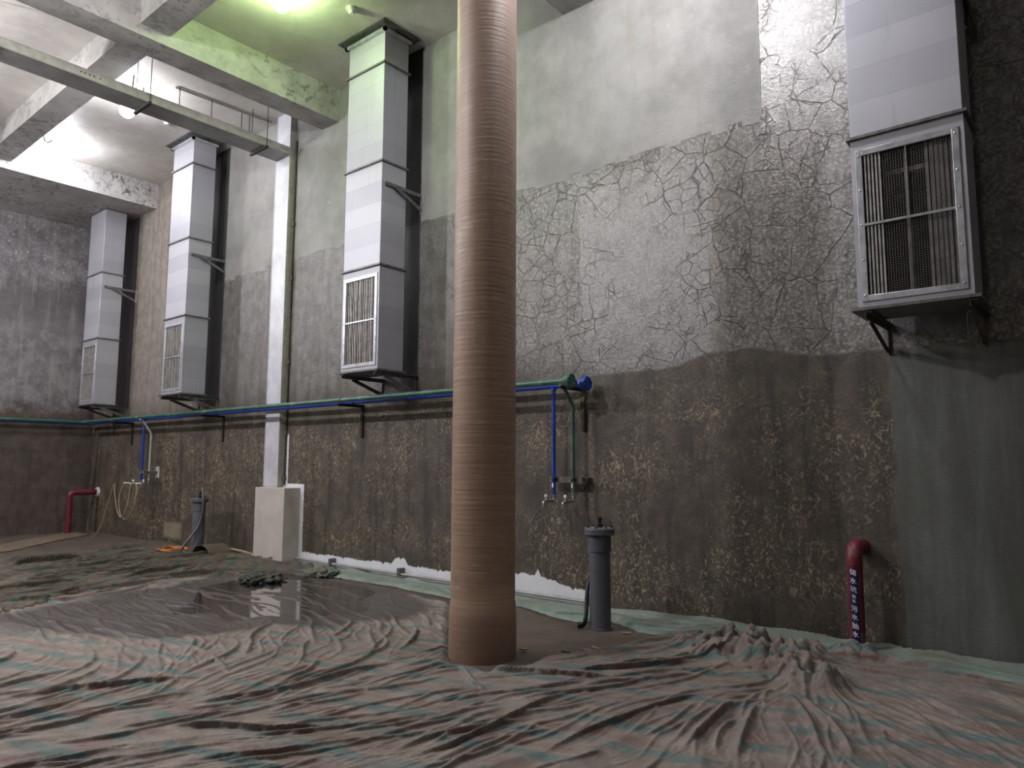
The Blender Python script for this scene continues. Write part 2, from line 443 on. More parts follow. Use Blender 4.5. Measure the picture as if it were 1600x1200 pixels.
# ---------------------------------------------------------------- the setting
XE, YS = 4.5, -6.0
struct('floor', MB().box(XFAR - .3, YS - .3, -.3, XE + .3, DW + .3, 0), MT['floor'])
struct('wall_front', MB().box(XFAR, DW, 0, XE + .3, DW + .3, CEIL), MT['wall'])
struct('wall_left', MB().box(XFAR - .3, YS, 0, XFAR, DW + .3, CEIL), MT['far'])
struct('wall_back', MB().box(XFAR, YS - .3, 0, XE, YS, CEIL), MT['room'])
struct('wall_right', MB().box(XE, YS - .3, 0, XE + .3, DW, CEIL), MT['room'])
struct('ceiling', MB().box(XFAR - .3, YS - .3, CEIL, XE + .3, DW + .3, CEIL + .3), MT['ceil'])
BZ = 7.2
struct('trim_1', MB().box(XFAR, YS, BZ, -16.05, DW, CEIL), MT['edge'])          # end beam at far wall
struct('trim_2', MB().box(-9.98, YS, BZ, -9.53, DW, CEIL), MT['beam'])          # cross beam
struct('trim_3', MB().box(-4.99, YS, BZ, -4.5, DW, CEIL), MT['beam'])           # cross beam
for i, (a, b) in enumerate(((-16.05, -9.98), (-9.53, -4.99), (-4.5, XE))):      # beams along the hall
    struct('trim_%d' % (4 + i), MB().box(a, 3.8, 7.35, b, 4.2, CEIL), MT['beam'])

# ---------------------------------------------------------------- round brown column
CX, CY, CR = -4.2, 4.69, .272
seg = 96
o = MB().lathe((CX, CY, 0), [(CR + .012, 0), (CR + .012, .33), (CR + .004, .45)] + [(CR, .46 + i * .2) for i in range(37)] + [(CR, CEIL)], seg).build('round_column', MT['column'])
tag(o, 'thick round brown column with fine wound rings standing on the tarpaulins', 'column')

# ---------------------------------------------------------------- ventilation ducts
def make_duct(xl, xr, ztop, collar, label, inner_mode):
    cx = (xl + xr) / 2
    r = empty('ventilation_duct', (cx, (YF + YB) / 2, 2.83), label, 'ventilation duct', 'sheet metal ducts on the stained wall')
    zb, f1, f2, f3 = 2.86, 4.29, 5.755, 7.19
    secs = [(f1, f2), (f2, f3)] + ([(f3, CEIL - .03)] if collar else []) if collar else [(f1, f2), (f2, ztop)]
    for a, b in secs:
        MB().box(xl, YF, a, xr, YB, b).build('duct_section', MT['sheet'], r, bevel=.006)
    # lowest section is open at the front for the grille
    m = MB(); t = .012; gx0, gx1, gz0, gz1 = xl + .085, xr - .085, zb + .10, f1 - .16
    m.box(xl, YF, zb, xl + t, YB, f1).box(xr - t, YF, zb, xr, YB, f1).box(xl + t, YB - t, zb, xr - t, YB, f1)
    m.box(xl + t, YF, zb, xr - t, YB - t, zb + t).box(xl + t, YF, f1 - t, xr - t, YB - t, f1)
    m.box(xl + t, YF, zb + t, gx0, YF + t, f1 - t).box(gx1, YF, zb + t, xr - t, YF + t, f1 - t)
    m.box(gx0, YF, zb + t, gx1, YF + t, gz0).box(gx0, YF, gz1, gx1, YF + t, f1 - t)
    m.build('grille_section', MT['sheet'], r)
    m = MB(); e = .002  # thin dark sheets just inside the duct walls
    m.box(xl + t + e, YB - t - e - .004, zb + .03, xr - t - e, YB - t - e, f1 - .03)
    m.box(xl + t + e, YF + .03, zb + .03, xl + t + e + .004, YB - .02, f1 - .03).box(xr - t - e - .004, YF + .03, zb + .03, xr - t - e, YB - .02, f1 - .03)
    m.box(xl + .03, YF + .03, f1 - .03, xr - .03, YB - .03, f1 - .026)
    m.build('duct_inside', MT['inner'], r, 'dark inside of the duct')
    g = MB(); w = .05; y0, y1 = YF - .012, YF + .002
    g.box(gx0 - w, y0, gz0 - w, gx0, y1, gz1 + w).box(gx1, y0, gz0 - w, gx1 + w, y1, gz1 + w)
    g.box(gx0, y0, gz0 - w, gx1, y1, gz0).box(gx0, y0, gz1, gx1, y1, gz1 + w)
    gr = g.build('grille_frame', MT['bright'], r, 'bright metal frame round the grille', bevel=.003)
    for k in range(5):
        for xx in (gx0 - w / 2, gx1 + w / 2):
            zz = gz0 + (gz1 - gz0) * k / 4
            MB().lathe((xx, y0, zz), [(.009, 0), (.009, -.004), (.004, -.007)], 8, 'y').build('rivet', MT['bright'], gr)
    zm = gz0 + (gz1 - gz0) * .5
    MB().box(gx0, YF - .010, zm - .010, gx1, YF + .006, zm + .010).build('middle_rail', MT['bright'], gr)
    MB().box(cx - .004, YF - .004, zm, cx + .004, YF + .008, gz1).build('mullion', MT['bars'], gr)
    # welded wire screen
    m = MB(); n = 34
    for i in range(1, n):
        xx = gx0 + (gx1 - gx0) * i / n; m.box(xx - .0016, YF + .012, gz0, xx + .0016, YF + .015, gz1)
    n = 62
    for i in range(1, n):
        zz = gz0 + (gz1 - gz0) * i / n; m.box(gx0, YF + .015, zz - .0014, gx1, YF + .018, zz + .0014)
    m.build('wire_screen', MT['wire'], r)
    # upright filter slats behind the screen
    m = MB()
    if inner_mode == 'sides':
        xs = [gx0 + .012 + i * .027 for i in range(5)]
        for xx in xs: m.box(xx, YF + .003, gz0 + .001, xx + .014, YF + .011, gz1 - .001)
        for i in range(6): m.box(gx1 - .2 + i * .035, YF + .06, gz0 - .03, gx1 - .2 + i * .035 + .022, YF + .10, gz1 + .03)
        m.box(cx - .03, YF + .07, gz0, cx - .004, YF + .1, gz1); m.box(gx0 + .12, YF + .2, gz1 - .14, gx1 - .2, YF + .24, gz1 - .10)
    else:
        n = 17
        for i in range(n):
            xx = gx0 + .01 + (gx1 - gx0 - .03) * i / (n - 1); m.box(xx, YF + .003, gz0 + .001, xx + .009 + .004 * (i % 3), YF + .011, gz1 - .001)
        m.box(gx1 - .07, YF + .04, gz0, gx1 - .01, YF + .06, gz1)
    m.build('filter_slats', MT['slat'], r)
    for z in [f1, f2] + ([f3] if collar else []):
        MB().box(xl - .028, YF - .028, z - .012, xr + .028, YB + .028, z + .012).build('joint_flange', MT['steel'], r)
    MB().box(xl - .045, YF - .045, zb - .024, xr + .045, YB + .03, zb).build('bottom_plate', MT['steel'], r)
    if collar:
        m = MB(); c = .13
        m.box(xl - c, YF - c, CEIL - .014, xr + c, YB + c, CEIL - .001)
        cl = m.build('ceiling_plate', MT['steel'], r)
        m = MB()
        m.box(xl - .05, YF - .05, CEIL - .1, xr + .05, YF - .004, CEIL - .06).box(xr + .004, YF - .05, CEIL - .1, xr + .05, YB + .02, CEIL - .06).box(xl - .05, YF - .05, CEIL - .1, xl - .004, YB + .02, CEIL - .06)
        m.build('angle_lip', MT['bright'], cl)
        for xx, yy in ((xl - .08, YF - .08), (cx, YF - .08), (xr + .08, YF - .08), (xr + .08, (YF + YB) / 2), (xr + .08, YB + .06)):
            MB().lathe((xx, yy, CEIL - .014), [(.013, 0), (.013, -.012), (.006, -.018)], 8).build('bolt', MT['dark'], cl)
    else:
        MB().box(xl - .03, YF - .03, ztop - .02, xr + .03, YB + .02, ztop - .002).build('top_flange', MT['steel'], r)
    return r
make_duct(*DUCTS[0], 7.2, False, 'grey sheet metal duct farthest away, in the corner under the ceiling edge beam', 'full')
make_duct(*DUCTS[1], CEIL, True, 'grey duct with a brightly lit front, between the corner duct and the white upright trunking', 'full')
make_duct(*DUCTS[2], CEIL, True, 'grey duct with green tinted top, between the white upright trunking and the brown column', 'full')
make_duct(*DUCTS[3], CEIL, True, 'large nearest grey duct with a bright framed grille, right of the brown column', 'sides')

WHICH = ['the far corner duct', 'the brightly lit duct left of the white upright trunking', 'the duct between white trunking and brown column', 'the nearest duct at the right']
for i, (xl, xr) in enumerate(DUCTS):
    mt = MT['rusty'] if i == 3 else MT['steel']
    for k, xx in enumerate((xl + .06, xr - .03)):
        z = 2.80
        r = empty('support_bracket', (xx, DW, 2.55), ('left' if k == 0 else 'right') + ' triangular steel bracket under ' + WHICH[i], 'bracket', 'brackets under the ducts')
        MB().angle((xx, YF - .03, z), (xx, DW - .002, z), .05, .007).build('arm', mt, r)
        MB().angle((xx, DW - .006, z - .03), (xx, DW - .006, 2.56), .055, .008, (0, 1, 0)).build('wall_leg', mt, r)
        MB().bar((xx - .012, YF + .16, z - .02), (xx - .012, DW - .02, 2.60), .012, .05).build('strut', mt, r)
    if True:
        r = empty('side_bracket', (xr + .03, DW, 5.2), 'steel bracket at the side of ' + WHICH[i], 'bracket', 'brackets at the sides of the ducts')
        xx = xr + .03; z = 5.44
        MB().angle((xx, YF + .06, z), (xx, DW - .002, z), .05, .007, side=-1).build('arm', mt, r)
        MB().box(xx - .03, DW - .012, 5.18, xx + .03, DW - .001, 5.47).build('wall_leg', MT['bright'] if i < 3 else mt, r)
        MB().bar((xx + .012, YF + .24, z - .02), (xx + .012, DW - .015, 5.22), .012, .045).build('strut', mt, r)

# ---------------------------------------------------------------- trunking, plinth
PX0, PX1, PY = -11.18, -10.75, 6.885
r = empty('upright_trunking', ((PX0 + PX1) / 2, PY, 1.205), 'white upright trunking rising from the pale plinth to the ceiling', 'cable trunking')
m = MB().use(MT['post']).box(PX0, PY, 1.206, PX1 - .012, DW - .001, CEIL - .001).use(MT['olive']).box(PX1 - .0119, PY + .001, 1.206, PX1, DW - .001, CEIL - .001)
m.build('cover', None, r, 'white face with an aged olive side')
for zz in (3.85, 3.81, 3.77, 1.86, 1.80, 1.75):
    MB().lathe((PX1, PY + .05, zz), [(.009, -.002), (.009, .0015)], 8, 'x').build('hole', MT['dark'], r)
MB().box(PX0 + .02, PY - .003, 1.207, PX0 + .027, PY, CEIL - .01).build('seam', MT['trunk'], r)
r = empty('conduit', (PX1 + .06, DW - .03, 1.21), 'thin rusty conduit clipped to the wall just right of the white upright trunking', 'conduit')
MB().tube([(PX1 + .05, DW - .022, 1.24), (PX1 + .05, DW - .022, 7.2)], .018, 10).build('tube', MT['rusty'], r)
for zz in (5.7, 4.75, 3.3, 2.1, 1.35):
    MB().box(PX1 + .015, DW - .045, zz - .03, PX1 + .085, DW - .001, zz + .03).build('clip', MT['steel'], r)

m = MB().box(-11.10, 6.70, 0, -10.26, DW - .001, 1.2)
tag(m.build('plinth', MT['plinth'], bevel=.006), 'pale square plinth against the wall under the white upright trunking', 'plinth')

TZ = 6.93
r = empty('overhead_trunking', ((PX0 + PX1) / 2, 3, TZ), 'long grey trunking hanging below the ceiling and running out from the white upright', 'cable trunking')
m = MB().use(MT['trunk']).box(PX0, YS + .02, TZ, PX1, PY - .002, TZ + .012).box(PX0, YS + .02, TZ + .0121, PX0 + .012, PY - .002, TZ + .13)
m.use(MT['olive']).box(PX1 - .012, YS + .02, TZ + .0121, PX1 + .001, PY - .002, TZ + .13)
m.build('channel', None, r)
MB().box(PX0 - .006, YS + .02, TZ + .1301, PX1 + .008, PY - .002, TZ + .138).build('lid', MT['olive'], r)
for y0 in (3.55, 3.6, 3.66, 3.72, 3.8, 6.72, 6.77, 6.82):
    MB().lathe((PX1 + .001, y0, TZ + .075), [(.011, -.002), (.011, .0015)], 8, 'x').build('hole', MT['dark'], r)
for i, yy in enumerate((.4, 2.4, 4.48, 6.42)):
    h = empty('trunking_hanger', ((PX0 + PX1) / 2, yy, TZ), ['', '', 'dark strut and rods carrying the overhead trunking beside the bare lamp', 'strut and rods carrying the overhead trunking next to the upright'][i] or 'strut and rods carrying the overhead trunking toward its left end', 'hanger', 'trunking hangers')
    MB().box(PX0 - .05, yy - .022, TZ - .042, PX1 + .05, yy + .022, TZ - .001).build('strut', MT['dark'], h)
    for xx in (PX0 - .03, PX1 + .03):
        MB().tube([(xx, yy, TZ - .05), (xx, yy, CEIL - .001)], .006, 8).build('rod', MT['dark'], h)

# ---------------------------------------------------------------- lamps
def lamp(x, y, mt, label, d=.12, r0=.115):
    r = empty('ceiling_lamp', (x, y, CEIL), label, 'lamp', 'ceiling lamps')
    MB().lathe((x, y, CEIL), [(.08, -.001), (.08, -.04), (.022, -.05), (.022, -d + .04), (.05, -d + .03), (.045, -d)], 20).build('base', MT['plastic'], r)
    pr = [(r0 * math.sin(a), -d - r0 + r0 * math.cos(a)) for a in np.linspace(.42, PI - .1, 9)]
    MB().lathe((x, y, CEIL), pr, 20).build('globe', mt, r, 'glowing lamp globe')
lamp(-7.93, 4.87, MT['lampg'], 'glowing greenish ceiling lamp at the top edge of the photo, left of the brown column')
lamp(-12.2, 4.75, MT['lampw'], 'glowing white lamp seen at the lower edge of the overhead trunking', .26)
lamp(-15.3, 4.75, MT['lampw'], 'glowing white lamp beside the ceiling edge beam at far left', .2)
lamp(-3.15, 4.95, MT['lampn'], 'white ceiling lamp between the brown column and the nearest duct', .42)
for x, w_ in ((-7.3, 'nearest'), (-11.9, 'middle'), (-18.0, 'farthest')):  # unseen lamps added as fill; the nearest follows a highlight on the wall
    lamp(x, .5, MT['lampf'], w_ + ' of the three unseen white fill lamps added over the open side of the hall', 1.05)

def detector(x, y, label):
    r = empty('smoke_detector', (x, y, CEIL), label, 'smoke detector')
    MB().lathe((x, y, CEIL), [(.07, -.001), (.07, -.03), (.06, -.04)], 24).build('base', MT['plastic'], r)
    MB().lathe((x, y, CEIL), [(.045, -.04), (.05, -.06), (.03, -.085)], 24).build('head', MT['plastic'], r)
detector(-7.6, 5.73, 'small white smoke detector on the green tinted ceiling')
detector(-12.8, 5.66, 'small white smoke detector on the white lit ceiling near the second duct')
# ceiling pipe with drop rods, hook
r = empty('ceiling_conduit', (-11.4, 6, CEIL), 'thin rust stained conduit on the bright ceiling above the overhead trunking', 'conduit')
MB().tube([(-11.5, 5.2, CEIL - .02), (-11.4, 6.9, CEIL - .02)], .016, 8).build('tube', MT['olive'], r)
for yy, zz in ((5.25, 7.2), (5.8, 7.3), (6.35, 7.35), (6.5, 7.35)):
    MB().tube([(-11.45, yy, CEIL - .02), (-11.45, yy, zz)], .007, 8).build('rod', MT['dark'], r)
o = MB().tube(spline([(-11.7, 4.62, CEIL), (-11.7, 4.62, 7.48), (-11.66, 4.68, 7.36), (-11.6, 4.74, 7.4), (-11.6, 4.74, 7.56)], 6), .012, 8).build('ceiling_hook', MT['rusty'])
tag(o, 'rusty bent hook hanging from the bright ceiling above the trunking', 'hook')
o = MB().tube(spline([(-15.0, 4.4, CEIL), (-14.98, 4.42, 7.56), (-14.9, 4.46, 7.5), (-14.84, 4.5, 7.54)], 6), .012, 8).build('ceiling_hook', MT['rusty'])
tag(o, 'bent hook on the glaring ceiling at far left', 'hook')

# ---------------------------------------------------------------- water pipes
GY, GZ, BY, BZp, XEND = 6.6, 2.52, 6.83, 2.505, -4.62
def flange(parent, x, y, z, mt):
    f = MB().lathe((x, y, z), [(.05, -.10), (.052, -.07), (.085, -.055), (.085, -.028)], 28, 'x').build('flange', mt, parent)
    MB().lathe((x, y, z), [(.085, -.025), (.085, .004), (.078, .012), (.03, .014)], 28, 'x').build('blind_cover', mt, f)
    for k in range(8):
        a = k * PI / 4 + .2
        MB().lathe((x, y + .066 * math.cos(a), z + .066 * math.sin(a)), [(.010, -.068), (.010, .02), (.006, .024)], 8, 'x').build('bolt', mt, f)
def tap(parent, x, y, z, k=1):
    t = MB().tube(arc((x, y, z + .06), (x, y, z - .02), (x, y - .16 * k, z - .02), .03), .014, 10).lathe((x, y, z), [(.02, .02), (.02, .05)], 12).build('tap', MT['chrome'], parent, 'metal tap')
    MB().tube(arc((x, y - .14 * k, z - .02), (x, y - .20 * k, z - .02), (x, y - .205 * k, z - .09), .03), .013, 10).build('spout', MT['chrome'], t)
    MB().lathe((x, y - .15 * k, z - .012), [(.010, 0), (.012, .03), (.02, .035), (.02, .06), (.014, .068)], 12).build('tap_handle', MT['plastic'], t)
g = empty('water_pipe', (-11, GY, GZ), 'long green water pipe along the wall, ending in a green flange near the column', 'pipe')
b = empty('water_pipe', (-11, BY, BZp), 'long blue water pipe behind the green one, ending in a blue flange', 'pipe')
MB().tube(arc((XEND - .09, GY, GZ), (XFAR + .42, GY, GZ), (XFAR + .42, YS + .1, GZ), .12), .036, 18).build('main_run', MT['green'], g)
MB().tube(arc((XEND - .09, BY, BZp), (XFAR + .18, BY, BZp), (XFAR + .18, YS + .1, BZp), .12), .034, 18).build('main_run', MT['blue'], b)
flange(g, XEND, GY, GZ, MT['green']); flange(b, XEND + .06, BY, BZp, MT['blue'])
def drop(parent, x, y0, y1, z0, zt, rr, mt, off=.2):
    if abs(y0 - y1) > .01: pts = arc((x, y0, z0), (x, y1, z0 - off * 1.3), (x, y1, zt), .05)
    else: pts = [(x, y0, z0), (x, y0, zt)]
    d = MB().tube(pts, rr, 14).build('drop_pipe', mt, parent)
    MB().lathe((x, y0, z0), [(rr * 1.35, -.06), (rr * 1.35, .0)], 14).build('tee', mt, parent)
    return d
d1 = drop(b, -5.03, BY, BY, BZp, 1.25, .022, MT['blue']); tap(b, -5.03, BY, 1.2)
d2 = drop(g, -4.76, GY, BY, GZ, 1.25, .022, MT['green']); tap(g, -4.76, BY, 1.2)
def stickers(d, x, y, rr):
    # small white label strips and a dashed row of marks wrapped on the pipe front
    def patch(z0, z1, a0, a1, nm, mt):
        m = MB(); n = 5; R = rr + .0012; vs = []
        for zz in (z0, z1):
            vs.append([m.bm.verts.new((x + R * math.sin(a0 + (a1 - a0) * k / n), y - R * math.cos(a0 + (a1 - a0) * k / n), zz)) for k in range(n + 1)])
        for k in range(n): m.face([vs[0][k], vs[0][k+1], vs[1][k+1], vs[1][k]])
        m.build(nm, mt, d)
    patch(1.80, 1.93, -1.5, -.6, 'sticker', MT['white'])
    for k in range(7): patch(1.54 + k * .030, 1.562 + k * .030, -1.4, -.55, 'sticker', MT['white'])
    patch(1.33, 1.38, -1.2, .3, 'sticker', MT['white'])
stickers(d1, -5.03, BY, .022); stickers(d2, -4.76, BY, .022)
r = empty('pipe_bracket', (-4.9, 6.93, 1.42), 'grey channel holding the blue and green drop pipes above their taps right of the column', 'bracket')
MB().box(-5.12, BY + .03, 1.39, -4.66, BY + .075, 1.45).build('channel', MT['steel'], r)
MB().box(-4.70, BY + .0751, 1.395, -4.62, DW - .001, 1.445).build('wall_stub', MT['rusty'], r)
for xx in (-5.03, -4.76): MB().lathe((xx, BY, 1.42), [(.0235, -.016), (.027, -.014), (.027, .014), (.0235, .016)], 14).build('clamp', MT['dark'], r)
# left drop
LX = -15.4
e1 = drop(b, LX - .05, BY - .1, BY - .1, BZp - .01, 1.24, .024, MT['blue'])
MB().tube([(LX - .05, BY - .1, BZp - .01), (LX - .05, BY, BZp)], .024, 10).build('tee', MT['blue'], b)
e2 = drop(g, LX + .08, GY, BY, GZ, 1.24, .02, MT['olive'], .25)
tap(b, LX - .05, BY - .1, 1.2); tap(g, LX + .08, BY, 1.2, .7)
MB().tube([(LX - .42, BY - .28, 1.185), (LX - .05, BY - .22, 1.175), (LX + .1, BY - .16, 1.18)], .014, 8).build('tap_manifold', MT['putty'], b)
r = empty('pipe_bracket', (LX, 6.9, 1.4), 'pale bracket with a white wall plate holding the far left drop pipes', 'bracket')
MB().box(LX - .1, BY - .14, 1.375, LX + .16, BY - .075, 1.43).box(LX + .06, BY - .075, 1.38, LX + .11, DW - .01, 1.425).build('channel', MT['steel'], r)
MB().box(LX + .02, DW - .014, 1.29, LX + .16, DW - .001, 1.52).build('wall_plate', MT['putty'], r, 'white wall plate')
# hose on the taps
pts = spline([(LX - .40, BY - .28, 1.17), (LX - .48, 6.5, .9), (LX - .36, 6.48, .6), (LX - .1, 6.48, .46), (LX + .14, 6.5, .62), (LX + .24, 6.52, .9), (LX + .18, 6.56, 1.14), (LX + .05, 6.5, 1.15), (LX, 6.48, .85), (LX - .1, 6.46, .6), (LX - .22, 6.45, .5), (LX - .38, 6.44, .62), (LX - .5, 6.42, .95), (LX - .55, 6.42, 1.15), (LX - .68, 6.40, .9), (LX - .85, 6.36, .45), (LX - 1.0, 6.31, .12), (LX - 1.12, 6.27, .03)], 8)
tag(MB().tube(pts, .011, 8).build('garden_hose', MT['hosey']), 'tan hose looped over the taps at far left and trailing to the floor', 'hose')

for i, xx in enumerate((-16.6, -12.75, -8.72, -4.72)):
    r = empty('pipe_support', (xx, DW, 2.0), ['steel support under the pipes near the far corner', 'steel support under the pipes below the second duct', 'dark steel support under the pipes left of the brown column', 'rusty steel support under the blue flange at the pipe end'][i], 'bracket', 'wall supports of the water pipes')
    mt = MT['rusty'] if i == 3 else MT['dark']
    MB().angle((xx, GY - .07, 2.45), (xx, DW - .001, 2.45), .04, .006).build('arm', mt, r)
    MB().box(xx - .025, DW - .03, 1.98, xx + .025, DW - .001, 2.45).build('wall_leg', mt, r)
    for yy, zz, rr, mm in ((GY, GZ, .036, MT['steel']), (BY, BZp, .034, MT['blue'])):
        a = [(xx, yy + (rr + .005) * math.cos(t), zz + (rr + .005) * math.sin(t)) for t in [PI * k / 10 for k in range(11)]]
        MB().tube([(xx, yy + rr + .005, 2.46)] + a + [(xx, yy - rr - .005, 2.46)], .006, 8).build('u_bolt', mm, r)

# ---------------------------------------------------------------- standpipes
def standpipe(x, y, label):
    r = empty('standpipe', (x, y, 0), label, 'standpipe', 'grey standpipes with flanged lids')
    MB().lathe((x, y, 0), [(.115, 0), (.115, .02), (.103, .021), (.103, .74), (.112, .745), (.112, .90)], 32).build('pipe', MT['grey'], r)
    MB().lathe((x, y, 0), [(.113, .895), (.15, .91), (.15, .945)], 32).build('flange', MT['grey'], r)
    lid = MB().lathe((x, y, 0), [(.15, .95), (.15, .972), (.14, .976)], 32).build('lid', MT['greylid'], r, 'pale grey lid')
    for k in range(8):
        a = k * PI / 4 + .3
        MB().lathe((x + .128 * math.cos(a), y + .128 * math.sin(a), 0), [(.011, .9), (.011, .992), (.006, .996)], 8).build('bolt', MT['dark'], lid)
    MB().lathe((x, y, 0), [(.03, .976), (.03, 1.01), (.018, 1.012), (.018, 1.05), (.024, 1.052), (.024, 1.075), (.012, 1.08)], 14).build('cable_gland', MT['dark'], r)
    return r
SX, SY = -4.0, 6.19
standpipe(SX, SY, 'near grey standpipe with bolted lid standing right of the brown column')
m = MB(); pts = spline([(SX - .14, SY + .03, .46), (SX - .135, SY - .02, .36), (SX - .12, SY - .06, .25), (SX - .10, SY - .10, .15), (SX - .105, SY - .115, .07), (SX - .125, SY - .135, .035), (SX - .16, SY - .16, .03)], 22)
m.tube(pts, [.019 + .004 * (k % 2) for k in range(len(pts))], 10)
tag(m.build('corrugated_hose', MT['black'], smooth=80), 'black corrugated hose leaning on the near grey standpipe', 'hose')
SX2, SY2 = -12.67, 6.56
standpipe(SX2, SY2, 'far grey standpipe with bolted lid standing left of the pale plinth')
ca, cb = (.888, -.46), (.46, .888)
pts = spline([(SX2 + ca[0] * c + cb[0] * l, SY2 + ca[1] * c + cb[1] * l, z) for c, l, z in ((.0, .02, 1.085), (.06, .03, 1.14), (.15, .05, 1.08), (.19, .06, .9), (.16, .05, .7), (.17, .0, .5), (.2, -.1, .33), (.24, -.2, .2), (.26, -.26, .1), (.26, -.27, .03))], 10)
tag(MB().tube(pts, .022, 10).build('drain_hose', MT['cable']), 'grey hose drooping from the lid of the far standpipe to the floor', 'hose')

# ---------------------------------------------------------------- red elbow pipes
RR = .062
def red_pipe(x, y, z, label):
    r = empty('drain_pipe', (x, y, 0), label, 'pipe', 'dark red elbow pipes')
    MB().tube([(x, y, 0), (x, y, z - .13)], RR, 28).build('upright', MT['red'], r)
    path = arc((x, y, z - .135), (x, y, z), (x, DW - .001, z), .09, 12)
    MB().tube(path, RR + .003, 28).build('elbow', MT['red'] if y < 6.6 else MT['redelbow'], r, None if y < 6.6 else 'scuffed elbow with worn paint')
    return r
rp = red_pipe(-1.79, 6.74, .89, 'near dark red elbow pipe with a navy label of white characters')
rl = red_pipe(-18.25, 6.41, .92, 'far dark red elbow pipe in the left corner turning into the wall')
MB().lathe((-18.25, DW - .03, .92), [(.09, -.02), (.11, 0), (.115, .029)], 24, 'y').build('wall_seal', MT['putty'], rl, 'white sealant ring at the wall')
def wrap_patch(x, y, R, z0, z1, a0, a1, n=10, nz=2):
    m = MB(); vs = [[m.bm.verts.new((x + R * math.sin(a0 + (a1 - a0) * k / n), y - R * math.cos(a0 + (a1 - a0) * k / n), z0 + (z1 - z0) * j / nz)) for k in range(n + 1)] for j in range(nz + 1)]
    for j in range(nz):
        for k in range(n): m.face([vs[j][k], vs[j][k+1], vs[j+1][k+1], vs[j+1][k]])
    return m
lx, ly = -1.79, 6.74
lab = wrap_patch(lx, ly, RR + .0012, .07, .735, -.45, .6, 12).build('label_film', MT['navy'], rp, 'navy label strip')
wrap_patch(lx, ly, RR + .001, .0, .20, .35, 1.3, 8).build('bare_patch', MT['redworn'], rp, 'worn grey patch')
def glyphs(text, sizes, ztop, ang, R, parent):
    z = ztop
    for ch, (s, gap) in zip(text, sizes):
        cu = bpy.data.curves.new('t', 'FONT'); cu.body = ch; cu.size = s; cu.offset = s * .012; cu.resolution_u = 2
        ob = bpy.data.objects.new('t', cu); COL.objects.link(ob)
        dg = bpy.context.evaluated_depsgraph_get(); me = bpy.data.meshes.new_from_object(ob.evaluated_get(dg))
        bpy.data.objects.remove(ob)
        bm = bmesh.new(); bm.from_mesh(me)
        bmesh.ops.subdivide_edges(bm, edges=bm.edges[:], cuts=1)
        xs = [v.co.x for v in bm.verts]; ys = [v.co.y for v in bm.verts]
        if not xs: continue
        cxx, top, bot = (min(xs) + max(xs)) / 2, max(ys), min(ys)
        k = s * .86 / max(top - bot, max(xs) - min(xs), 1e-6)
        for v in bm.verts:
            u = (v.co.x - cxx) * k; w = (v.co.y - top) * k
            w -= u * .28                          # lettering runs slightly downhill as on the pipe
            a = ang + u / R
            v.co = (lx + R * math.sin(a), ly - R * math.cos(a), z + w)
        off = Vector((lx, ly, 0))
        for v in bm.verts: v.co -= off
        bm.to_mesh(me); bm.free(); me.materials.clear(); me.materials.append(MT['white'])
        ob = bpy.data.objects.new('character', me); COL.objects.link(ob); ob.parent = parent
        z -= s * .86 + gap
glyphs('储水坑供水污水抽水井', [(.060, .020), (.060, .018), (.060, .018), (.036, .006), (.036, .022), (.060, .018), (.060, .018), (.060, .018), (.060, .018), (.060, .0)], .725, .0, RR + .0026, rp)
for k in range(12):
    wrap_patch(-18.25, 6.41, RR + .0016, .12 + k * .05, .145 + k * .05, -.75, -.35, 4).build('sticker', MT['white'], rl)

# ---------------------------------------------------------------- floor conduit along the wall foot
r = empty('floor_conduit', (-7.3, 6.93, .08), 'grey conduit along the foot of the wall in front of the white paint', 'conduit')
MB().tube([(-10.24, 6.93, .085), (-4.55, 6.93, .075)], .02, 10).build('tube', MT['trunk'], r)
for xx in (-9.3, -7.75, -6.2, -4.62):
    MB().box(xx - .03, 6.90, .055, xx + .03, DW - .001, .16).build('clip', MT['steel'], r)

# ---------------------------------------------------------------- loose things on the floor
pts = []
for k in range(70):
    t = k / 69 * 5.2 * PI; rr = .22 + .08 * math.sin(t * .37); pts.append((-13.0 + rr * 1.3 * math.cos(t), 6.3 + rr * math.sin(t) * .8, .05 + .025 * math.sin(t * 1.7) + .03 * k / 69))
tag(MB().tube(pts, .016, 8).build('hose_coil', MT['orange']), 'orange hose coiled on the floor beside the far standpipe', 'hose')
o = MB(); n = 12; ring = []
for yy in (6.35, 6.75):
    for R in (.30, .285): ring.append([o.bm.verts.new((-12.15 + R * math.cos(PI * k / n), yy, .02 + R * .62 * math.sin(PI * k / n))) for k in range(n + 1)])
for k in range(n):
    for a, bb in ((0, 2), (3, 1), (1, 0), (2, 3)): o.face([ring[a][k], ring[a][k+1], ring[bb][k+1], ring[bb][k]])
for k in (0, n): o.face([ring[0][k], ring[1][k], ring[3][k], ring[2][k]])
tag(o.build('curved_sheet', MT['board'], smooth=60), 'arched offcut of brown sheet lying right of the far standpipe', 'scrap')
tag(MB().tube(spline([(-12.6, 6.84, .06), (-12.1, 6.88, .09), (-11.6, 6.86, .08), (-11.16, 6.84, .04)], 8), .024, 10).build('loose_pipe', MT['hosey']), 'pale pipe lying on the floor between far standpipe and plinth', 'pipe')
q = [floor_pt(*p) for p in ((877, 1019), (970, 986), (1085, 1004), (1000, 1040))]
m = MB(); vb = [m.bm.verts.new((p[0], p[1], .002)) for p in q]; vt = [m.bm.verts.new((p[0], p[1], .014)) for p in q]
m.face(vt); m.face(vb[::-1])
for k in range(4): m.face([vb[k], vb[(k+1) % 4], vt[(k+1) % 4], vt[k]])
tag(m.build('floor_board', MT['board']), 'dirty flat board on the floor in front of the near standpipe', 'board')
